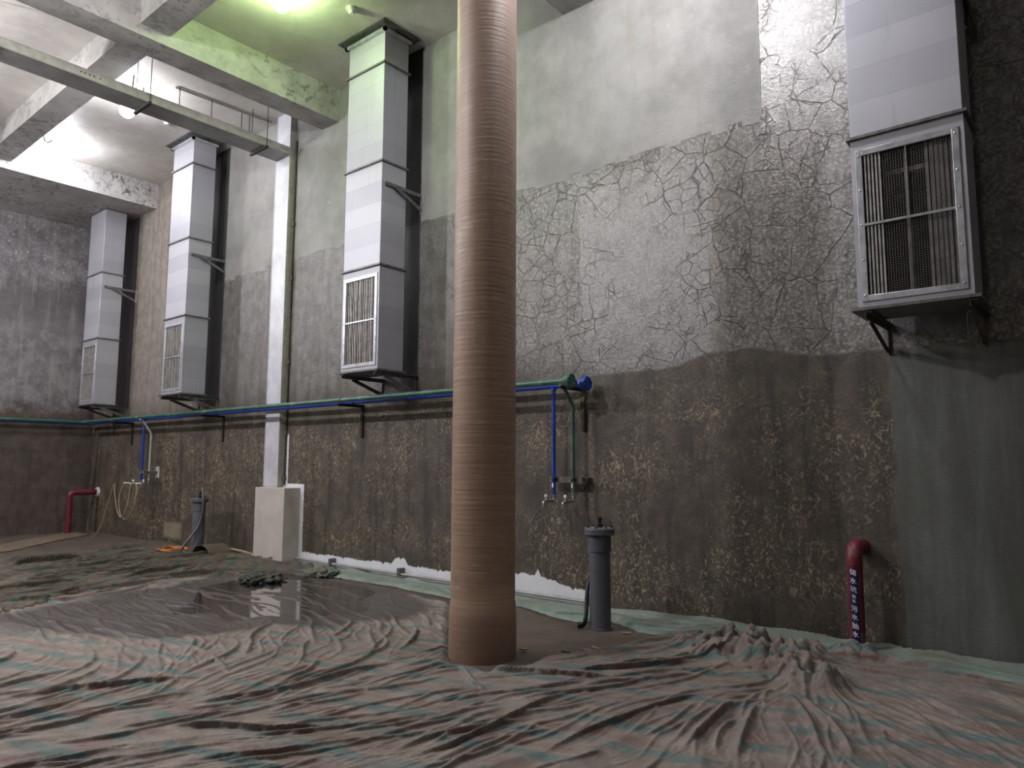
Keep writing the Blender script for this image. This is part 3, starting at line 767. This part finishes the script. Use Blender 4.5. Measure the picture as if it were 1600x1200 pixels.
for k, (u, v, a, L) in enumerate(((907, 1019, .3, .11), (925, 1015, -.2, .12), (972, 993, .5, .08), (812, 1018, .1, .07))):
    p = floor_pt(u, v); d = Vector((math.cos(a), math.sin(a), 0)) * L
    o = MB().bar((p[0], p[1], .024), (p[0] + d.x, p[1] + d.y, .026), .028, .012).build('wood_scrap', MT['wood'], bevel=.002)
    tag(o, ['left chip of pale wood on the board before the near standpipe', 'right chip of the pair of pale wood chips on the board', 'small wood chip close to the foot of the near standpipe', 'small wood chip on bare floor just right of the brown column'][k], 'wood chip', 'wood chips on the floor')

# ---------------------------------------------------------------- tarpaulins
rng = np.random.default_rng(11)
RX0, RX1, RY0, RY1, RS = -19.0, 3.4, -.6, 7.0, .006
NX, NY = int((RX1 - RX0) / RS) + 1, int((RY1 - RY0) / RS) + 1
gx = RX0 + np.arange(NX) * RS; gy = RY0 + np.arange(NY) * RS
def vnoise(X, Y, seed):
    xi = np.floor(X).astype(np.int64); yi = np.floor(Y).astype(np.int64); fx = X - xi; fy = Y - yi
    fx = fx * fx * (3 - 2 * fx); fy = fy * fy * (3 - 2 * fy)
    def h(a, b):
        n = (a * 374761393 + b * 668265263 + seed * 1442695041) & 0x7fffffff
        n = ((n ^ (n >> 13)) * 1274126177) & 0x7fffffff
        return ((n ^ (n >> 16)) & 0xffff) / 65535.0
    return (h(xi, yi) * (1 - fx) + h(xi + 1, yi) * fx) * (1 - fy) + (h(xi, yi + 1) * (1 - fx) + h(xi + 1, yi + 1) * fx) * fy
def fbm(X, Y, seed, o=4):
    s = 0; a = .5
    for i in range(o): s = s + a * vnoise(X * 2 ** i, Y * 2 ** i, seed + i); a *= .5
    return s
def sstep(a, b, x):
    t = np.clip((x - a) / (b - a), 0, 1); return t * t * (3 - 2 * t)
# direction of the folds, read off the photograph as (pixel, image direction)
FL = [(100,1180,1,-.1),(300,1130,1,-.15),(100,1060,1,-.3),(60,1090,1,-.25),(400,1150,1,-.12),(530,1100,1,-.15),(560,1180,1,-.2),(700,1160,1,-.35),
      (800,1120,1,-.3),(640,1050,1,-.25),(560,1040,1,-.5),(430,1060,1,-.5),(330,1060,1,-.3),(160,1010,1,.4),(250,1020,1,.7),(290,1040,.7,-1),(100,1000,1,.4),(200,985,1,.3),
      (60,960,1,.25),(300,950,1,.25),(150,920,1,-.15),(50,930,1,-.1),(300,890,1,-.15),(400,900,1,.0),(430,1000,.5,-1),(520,1000,.6,-1),(480,960,1,.3),
      (900,1170,1,-.4),(980,1190,1,-.6),(1050,1130,1,-.5),(1120,1170,.6,-.8),(1200,1180,.1,-1),(1260,1150,.35,1),(1330,1180,.6,1),(1100,1080,1,-.2),
      (1400,1120,1,.6),(1450,1090,1,.3),(1550,1150,1,.45),(1400,1050,1,.15),(1520,1070,1,.2),(760,1052,1,.05),(900,1045,1,-.08),(1000,1015,1,-.15),(1050,1040,1,-.1),
      (1000,985,1,.2),(750,935,1,.15),(560,895,1,.15),(1200,1005,1,.15),(620,970,1,.6),(660,960,.8,1),(1300,1020,1,.1)]
FPX, FDIR = [], []
for u, v, du, dv in FL:
    a = floor_pt(u, v); k = 4 / math.hypot(du, dv); b_ = floor_pt(u + du * k, v + dv * k)
    t = math.atan2(b_[1] - a[1], b_[0] - a[0]); FPX.append((u, v * 2.2)); FDIR.append((math.cos(2 * t), math.sin(2 * t)))
FPX = np.array(FPX, float); FDIR = np.array(FDIR)
def to_px(x, y):
    c = ROT.T @ np.array((x, y, -CAMH)); return 800 + F * c[0] / -c[2], 600 - F * c[1] / -c[2]
def flow(x, y):
    u, v = to_px(x, y); d = (FPX[:, 0] - u) ** 2 + (FPX[:, 1] - v * 2.2) ** 2
    w = 1 / (d + 900) ** 1.5; s = (FDIR * w[:, None]).sum(0); return .5 * math.atan2(s[1], s[0])
PUD = [(-60,972),(40,958),(120,938),(250,920),(330,903),(430,898),(560,908),(640,928),(690,950),(650,975),(560,978),(520,990),(430,985),(330,1000),(230,1008),(100,1000),(0,992)]
def poly_sdf(P, X, Y):                   # positive inside
    P = np.array(P); n = len(P); d = np.full(X.shape, 1e9); ins = np.zeros(X.shape, bool)
    for i in range(n):
        a, b_ = P[i], P[(i + 1) % n]; e = b_ - a; wx = X - a[0]; wy = Y - a[1]
        t = np.clip((wx * e[0] + wy * e[1]) / (e.dot(e) + 1e-12), 0, 1)
        d = np.minimum(d, (wx - e[0] * t) ** 2 + (wy - e[1] * t) ** 2)
        c = ((a[1] > Y) != (b_[1] > Y)) & (X < (b_[0] - a[0]) * (Y - a[1]) / (b_[1] - a[1] + 1e-12) + a[0]); ins ^= c
    return np.where(ins, 1, -1) * np.sqrt(d)
def wpoly(px): return [floor_pt(u, v) for u, v in px]
CS = 8                                    # coarse factor for distance fields
cgx, cgy = gx[::CS], gy[::CS]; CXg, CYg = np.meshgrid(cgx, cgy)
def sampler(A, s):
    def f(x, y):
        fx = np.clip((x - RX0) / s, 0, A.shape[1] - 1.001); fy = np.clip((y - RY0) / s, 0, A.shape[0] - 1.001)
        i = fx.astype(int); j = fy.astype(int); a = fx - i; b_ = fy - j
        return (A[j, i] * (1 - a) + A[j, i + 1] * a) * (1 - b_) + (A[j + 1, i] * (1 - a) + A[j + 1, i + 1] * a) * b_
    return f
pud = sampler(poly_sdf(wpoly(PUD), CXg, CYg), RS * CS)

H = np.zeros((NY, NX), np.float32)
def stamp(pts, wid, amp, nearside):
    n = len(pts)
    for i in range(n):
        x, y = pts[i]; a = pts[max(i - 1, 0)]; b_ = pts[min(i + 1, n - 1)]
        tx, ty = b_[0] - a[0], b_[1] - a[1]; l = math.hypot(tx, ty) + 1e-9; tx /= l; ty /= l
        nx_, ny_ = -ty, tx
        if nx_ * -x + ny_ * -y < 0: nx_, ny_ = -nx_, -ny_
        s = (i + .5) / n; k = amp * min(1, 4 * s) * min(1, 4 * (1 - s))
        R = wid * 2.4 + .02
        i0, i1 = int((x - R - RX0) / RS), int((x + R - RX0) / RS) + 2; j0, j1 = int((y - R - RY0) / RS), int((y + R - RY0) / RS) + 2
        i0, j0 = max(i0, 0), max(j0, 0); i1, j1 = min(i1, NX), min(j1, NY)
        if i1 <= i0 or j1 <= j0: continue
        X = gx[i0:i1][None, :] - x; Y = gy[j0:j1][:, None] - y
        d = X * nx_ + Y * ny_; t = X * tx + Y * ty
        p = np.exp(-(np.abs(d) / np.where(d > 0, wid * nearside, wid)) ** 1.25) * np.exp(-(t / .035) ** 2) * k
        H[j0:j1, i0:i1] = np.maximum(H[j0:j1, i0:i1], p)
def trace(x, y, L, jit):
    out = [(x, y)]; th = flow(x, y); ph = rng.uniform(0, 6.28); c = rng.normal(0, .35)
    if rng.random() < .5: th += PI
    n = max(4, int(L / .03))
    for i in range(n):
        if i % 4 == 0:
            t = flow(*out[-1])
            while t - th > PI / 2: t -= PI
            while t - th < -PI / 2: t += PI
            th0 = t
        th = th0 + jit * math.sin(i * .13 + ph) + c * .15
        out.append((out[-1][0] + .03 * math.cos(th), out[-1][1] + .03 * math.sin(th)))
    return out
def seed_px():
    while True:
        u, v = rng.uniform(-120, 1720), 855 + 370 * rng.random() ** .8
        p = floor_pt(u, v)
        if RX0 < p[0] < RX1 and p[1] < 6.97: return p, math.hypot(*p)
for k in range(60):                        # broad soft rolls
    (x, y), d = seed_px(); w = rng.uniform(.07, .13)
    stamp(trace(x, y, rng.uniform(.8, 2.0), .2), w, rng.uniform(.018, .035), .6)
for k in range(430):                       # crisp narrow folds
    (x, y), d = seed_px(); q = (d / 4.8) ** .55; w = rng.uniform(.012, .030) * q
    stamp(trace(x, y, rng.uniform(.6, 2.2) * q, .25), w, w * rng.uniform(1.1, 2.1), .4)
for k in range(900):                       # small creases
    (x, y), d = seed_px(); q = (d / 4.8) ** .55; w = rng.uniform(.006, .012) * q
    stamp(trace(x, y, rng.uniform(.2, .9) * q, .4), w, w * rng.uniform(1.3, 2.2), .45)
for k in range(420):                       # streaky ripples of the wet stretch
    u, v = rng.uniform(0, 680), rng.uniform(915, 1000); x, y = floor_pt(u, v); w = rng.uniform(.008, .018)
    stamp(trace(x, y, rng.uniform(.3, 1.1), .3), w, w * rng.uniform(.6, 1.2) * 1.3, .5)
for k in range(260):                       # rear sheet
    u, v = rng.uniform(-60, 470), rng.uniform(866, 948); x, y = floor_pt(u, v); w = rng.uniform(.018, .045)
    stamp(trace(x, y, rng.uniform(.5, 1.8), .3), w, w * rng.uniform(1.0, 1.7), .4)
# long ridges read off the photograph
for px, w, a in [([(0,893),(60,885),(140,877)], .09, .11), ([(0,946),(80,938),(180,922),(300,905),(420,893)], .07, .08), ([(0,1100),(110,1085),(210,1075),(330,1062)], .05, .06),
              ([(215,1150),(330,1143),(430,1148),(560,1140)], .05, .06), ([(230,1118),(330,1105),(450,1085),(533,1060),(640,1035)], .05, .06),
              ([(710,1046),(800,1056),(900,1064),(990,1066)], .05, .07), ([(715,1048),(740,1075),(760,1088)], .04, .06), ([(610,1110),(700,1104),(800,1088),(900,1074),(960,1062)], .045, .05),
              ([(860,1058),(960,1052),(1060,1042),(1110,1030)], .06, .07), ([(630,1190),(720,1170),(800,1130),(850,1105),(900,1085)], .05, .07), ([(830,1195),(930,1150),(1040,1110),(1130,1085)], .05, .07),
              ([(1066,1180),(1110,1140),(1150,1100)], .055, .08), ([(1150,1195),(1165,1150),(1185,1105)], .05, .06), ([(1225,1090),(1260,1130),(1290,1195)], .05, .06), ([(1235,1085),(1300,1140),(1340,1200)], .045, .05),
              ([(1310,1095),(1400,1120),(1500,1170)], .03, .03), ([(1340,1050),(1450,1062),(1600,1085)], .045, .05), ([(1360,1030),(1480,1060),(1600,1082)], .05, .06), ([(1330,1062),(1420,1076),(1590,1110)], .03, .035),
              ([(280,1010),(340,1040),(360,1062)], .035, .05), ([(500,1035),(480,1055),(430,1075)], .035, .05), ([(200,1005),(240,1028),(270,1048)], .035, .045)]:
    P = spline([tuple(floor_pt(*q)) + (0,) for q in px], 30)
    L = sum((P[i+1] - P[i]).length for i in range(len(P) - 1)); n = max(6, int(L / .03)); 
    cum = [0]
    for i in range(len(P) - 1): cum.append(cum[-1] + (P[i+1] - P[i]).length)
    xs = np.interp(np.linspace(0, L, n), cum, [p.x for p in P]); ys = np.interp(np.linspace(0, L, n), cum, [p.y for p in P])
    wob = np.cumsum(rng.normal(0, .004, n)); stamp(list(zip(xs, ys + wob - wob.mean())), w * .65, a * 1.1, .36)
for _k in range(2):
    H[1:-1, 1:-1] = (4 * H[1:-1, 1:-1] + 2 * (H[:-2, 1:-1] + H[2:, 1:-1] + H[1:-1, :-2] + H[1:-1, 2:]) + H[:-2, :-2] + H[:-2, 2:] + H[2:, :-2] + H[2:, 2:]) / 16
Hs = sampler(H, RS)
def crumple(X, Y, seed, n=4, f0=4.0):
    r = np.random.default_rng(seed); s = 0; tot = 0
    wx = X + .12 * (fbm(X * 3, Y * 3, seed) - .5); wy = Y + .12 * (fbm(X * 3, Y * 3, seed + 9) - .5)
    for i in range(n):
        a = i * PI / n + r.uniform(-.4, .4); f = f0 * 1.45 ** i; p = r.uniform(0, 1); k = 1 / 1.3 ** i
        s = s + k * np.abs(np.sin(PI * ((wx * math.cos(a) + wy * math.sin(a)) * f + p))); tot += k
    s = s / tot
    return np.clip((s - .3) / .6, 0, 1.2)
LUMPS = [(1190,1040,.30,.17),(1235,1062,.22,.13),(1130,1025,.26,.12),(1285,1080,.16,.13),(1270,1035,.16,.12),(1085,1010,.2,.06),(1338,1030,.17,.10)]
def height(X, Y):
    d = np.hypot(X, Y)
    pm = sstep(-.15, .35, pud(X, Y))
    h = Hs(X, Y) * (1 - .45 * pm) + .012 * fbm(X * 2.2, Y * 2.2, 3) + .007 * fbm(X * 9, Y * 9, 5) + .005 * fbm(X * 26, Y * 26, 15, 3)
    h = h * (1 - .3 * pm)
    cr = crumple(X, Y, 21, 4, 3.2); cr2 = crumple(X, Y, 5, 4, 8.0)
    for u, v, s, a in LUMPS:
        p = floor_pt(u, v); g_ = np.exp(-((X - p[0]) ** 2 + (Y - p[1]) ** 2) / (2 * s * s * .45))
        h = h + np.clip(g_ * 1.5, 0, 1) * a * (.1 + .75 * cr ** .7 + .4 * cr2 ** .7)
    return h, pm, Hs(X, Y) * (1 - .45 * pm) + .4 * np.clip(h - .05, 0, .2)
NA, NR = 1300, 1000
az = np.linspace(math.radians(-97), math.radians(26), NA); rad = 2.6 * np.exp(np.linspace(0, math.log(21.5 / 2.6), NR))
AZ, RD = np.meshgrid(az, rad); PXg, PYg = RD * np.sin(AZ), RD * np.cos(AZ)
def tarp(name, poly, base, mat, label, hk=1.0, extra=None, xform=None, rag=.05):
    sd = sampler(poly_sdf(poly, CXg, CYg), RS * CS)(PXg, PYg)
    sd = sd + (fbm(PXg * 3, PYg * 3, 31) - .47) * rag * 2
    ok = (sd > 0) & (PYg < 6.985) & (PXg > XFAR + .02) & (PXg < RX1 - .05) & (PYg > RY0 + .05)
    h, pm, hf = height(PXg, PYg)
    sh = .65 * hf * hk * sstep(0, .12, sd) / RD
    if extra is not None: h = extra(PXg, PYg, h)
    e = sstep(0, .10, sd)
    Z = .004 + (base + h * hk) * e + .014 * np.exp(-((sd - .05) / .035) ** 2) * (.4 + fbm(PXg * 6, PYg * 6, 8))
    q = ok[:-1, :-1] & ok[1:, :-1] & ok[:-1, 1:] & ok[1:, 1:]
    idx = np.full(ok.shape, -1); used = np.zeros(ok.shape, bool)
    used[:-1, :-1] |= q; used[1:, :-1] |= q; used[:-1, 1:] |= q; used[1:, 1:] |= q
    idx[used] = np.arange(used.sum())
    V_ = np.stack([(PXg * (1 - sh))[used], (PYg * (1 - sh))[used], Z[used]], 1)
    Fq = np.stack([idx[:-1, :-1][q], idx[:-1, 1:][q], idx[1:, 1:][q], idx[1:, :-1][q]], 1)
    me = bpy.data.meshes.new(name); me.vertices.add(len(V_)); me.vertices.foreach_set('co', V_.astype(np.float32).ravel())
    me.loops.add(Fq.size); me.loops.foreach_set('vertex_index', Fq.astype(np.int32).ravel())
    me.polygons.add(len(Fq)); me.polygons.foreach_set('loop_start', (np.arange(len(Fq)) * 4).astype(np.int32))
    me.polygons.foreach_set('use_smooth', np.ones(len(Fq), bool)); me.update(calc_edges=True)
    at = me.attributes.new('wet', 'FLOAT', 'POINT'); at.data.foreach_set('value', pm[used].astype(np.float32))
    if me.polygons[0].normal.z < 0: me.flip_normals()
    me.materials.append(mat); o = bpy.data.objects.new(name, me); COL.objects.link(o)
    return tag(o, label, 'tarpaulin')
main = wpoly([(-60,955),(0,945),(80,925),(160,900),(300,893),(400,893),(460,903),(560,910),(640,930),(700,945),(704,1043),(760,1052),(806,1045),(850,1034),(960,1014),(1060,988),(1110,982),(1200,994),(1290,1008),(1340,1020),(1430,1038),(1600,1075)]) + [np.array(p) for p in ((1.2, 6.6), (3.3, 6.0), (3.3, -.9), (-12, -.9), (-17.5, 1.5))]
tarp('tarpaulin', main, .008, MT.setdefault('tm', mat_tarp('striped faded tarpaulin', 1.84, .3, (1, 1, 1), 0, .34)), 'large faded striped tarpaulin covering the foreground floor in folds')
wallp = wpoly([(466,880),(560,889),(700,908),(805,927),(925,946),(1040,964),(1200,990),(1330,1010),(1600,1047)]) + [np.array(p) for p in ((1.6, 6.98), (1.6, 6.55))] + wpoly([(1600,1082),(1440,1046),(1330,1026),(1200,1006),(1090,1004),(1000,990),(950,972),(905,974),(860,966),(815,950),(760,946),(700,936),(600,916),(470,896)])
def up_wall(X, Y, h): return h * .75 + .075 * sstep(6.7, 6.98, Y) * sstep(-4.6, -3.6, X) * (.4 + fbm(X * 2.5, Y * 2.5, 77)) + .05 * np.exp(-((Y - 6.62) / .14) ** 2) * fbm(X * 3, Y * 3, 70)
tarp('tarpaulin', wallp, .016, mat_tarp('pale green tarpaulin', 1.5, .4, (.98, 1.0, 1.0), .55, .5), 'pale green tarpaulin strip lying along the foot of the stained wall', .8, up_wall)
rear = wpoly([(-140,884),(0,876),(130,868),(215,846),(270,848),(300,862),(390,872),(470,884),(520,898),(470,910),(400,906),(300,908),(170,920),(80,945),(0,966),(-140,984)])
tarp('tarpaulin', rear, .014, mat_tarp('muddy olive tarpaulin', 1.0, .6, (.68, .65, .6), .14), 'muddy crumpled tarpaulin at the rear left, beyond the puddle and before the plinth', 1.25, lambda X, Y, h: h + .022 * crumple(X, Y, 61, 4, 2.2))
corner = wpoly([(-140,862),(0,853),(70,838),(110,832),(140,836),(80,848),(20,862),(-100,876)])
tarp('tarpaulin', corner, .008, mat_tarp('brown tarpaulin', .6, .6, (.9, .84, .76), .05), 'small brown tarpaulin on the floor in the far left corner by the red pipe', 1.0)

# puddle
P = wpoly([(310,922),(370,910),(430,906),(520,912),(585,928),(560,944),(575,958),(520,964),(470,974),(420,966),(360,974),(330,962),(270,964),(300,944)])
m = MB(); ctr = sum(P) / len(P); ring = spline([(p[0], p[1], .0) for p in P + [P[0]]], 8)[:-1]
vs = [m.bm.verts.new((p.x, p.y, .0275)) for p in ring]; m.face(vs)
o = tag(m.build('puddle', MT['water']), 'shallow dark puddle on the tarpaulin reflecting the white upright trunking', 'puddle')

# crumpled bundle near the plinth
def bundle(u, v, sx, sy, sz, seed, label, mat):
    p = floor_pt(u, v); bm = bmesh.new(); bmesh.ops.create_icosphere(bm, subdivisions=5, radius=1)
    A = np.array([v_.co for v_ in bm.verts]); X, Y, Z = A.T
    d = .6 + .4 * crumple(X * .35 + Z * .21, Y * .35 - Z * .17, seed, 4, 2.5) + .3 * crumple(X * .5 - Z * .3, Y * .5 + Z * .3, seed + 1, 4, 4)
    for v_, k in zip(bm.verts, d): v_.co = Vector((p[0] + v_.co.x * k * sx, p[1] + v_.co.y * k * sy, max(.004, v_.co.z * k * sz + .05)))
    me = bpy.data.meshes.new('tarpaulin_bundle'); bm.to_mesh(me); bm.free()
    for f in me.polygons: f.use_smooth = True
    me.materials.append(mat); o = bpy.data.objects.new('tarpaulin_bundle', me); COL.objects.link(o); tag(o, label, 'tarpaulin')
tb = mat_tarp('dark green bundle', .4, .3, (.5, .5, .46), .25)
bundle(408, 910, .32, .26, .085, 4, 'dark crumpled tarpaulin bundle at the edge of the puddle below the plinth', tb)
bundle(505, 900, .3, .2, .08, 9, 'pale green crumpled bundle at the wall foot right of the plinth', mat_tarp('pale green bundle', .4, .3, (.8, .82, .78), .3))

# ---------------------------------------------------------------- light, view
w = bpy.data.worlds.new('world'); sc.world = w; w.use_nodes = True
w.node_tree.nodes['Background'].inputs[0].default_value = (.6, .62, .66, 1); w.node_tree.nodes['Background'].inputs[1].default_value = .02
sc.view_settings.view_transform = 'Standard'; sc.view_settings.look = 'None'; sc.view_settings.gamma = 1
sc.view_settings.use_curve_mapping = False
sc.view_settings.exposure = 1.45
sc.cycles.use_denoising = True
sc.cycles.max_bounces = 8; sc.cycles.diffuse_bounces = 5; sc.cycles.glossy_bounces = 3; sc.cycles.transparent_max_bounces = 8
sc.cycles.sample_clamp_indirect = 6
sc.cycles.caustics_reflective = False; sc.cycles.caustics_refractive = False
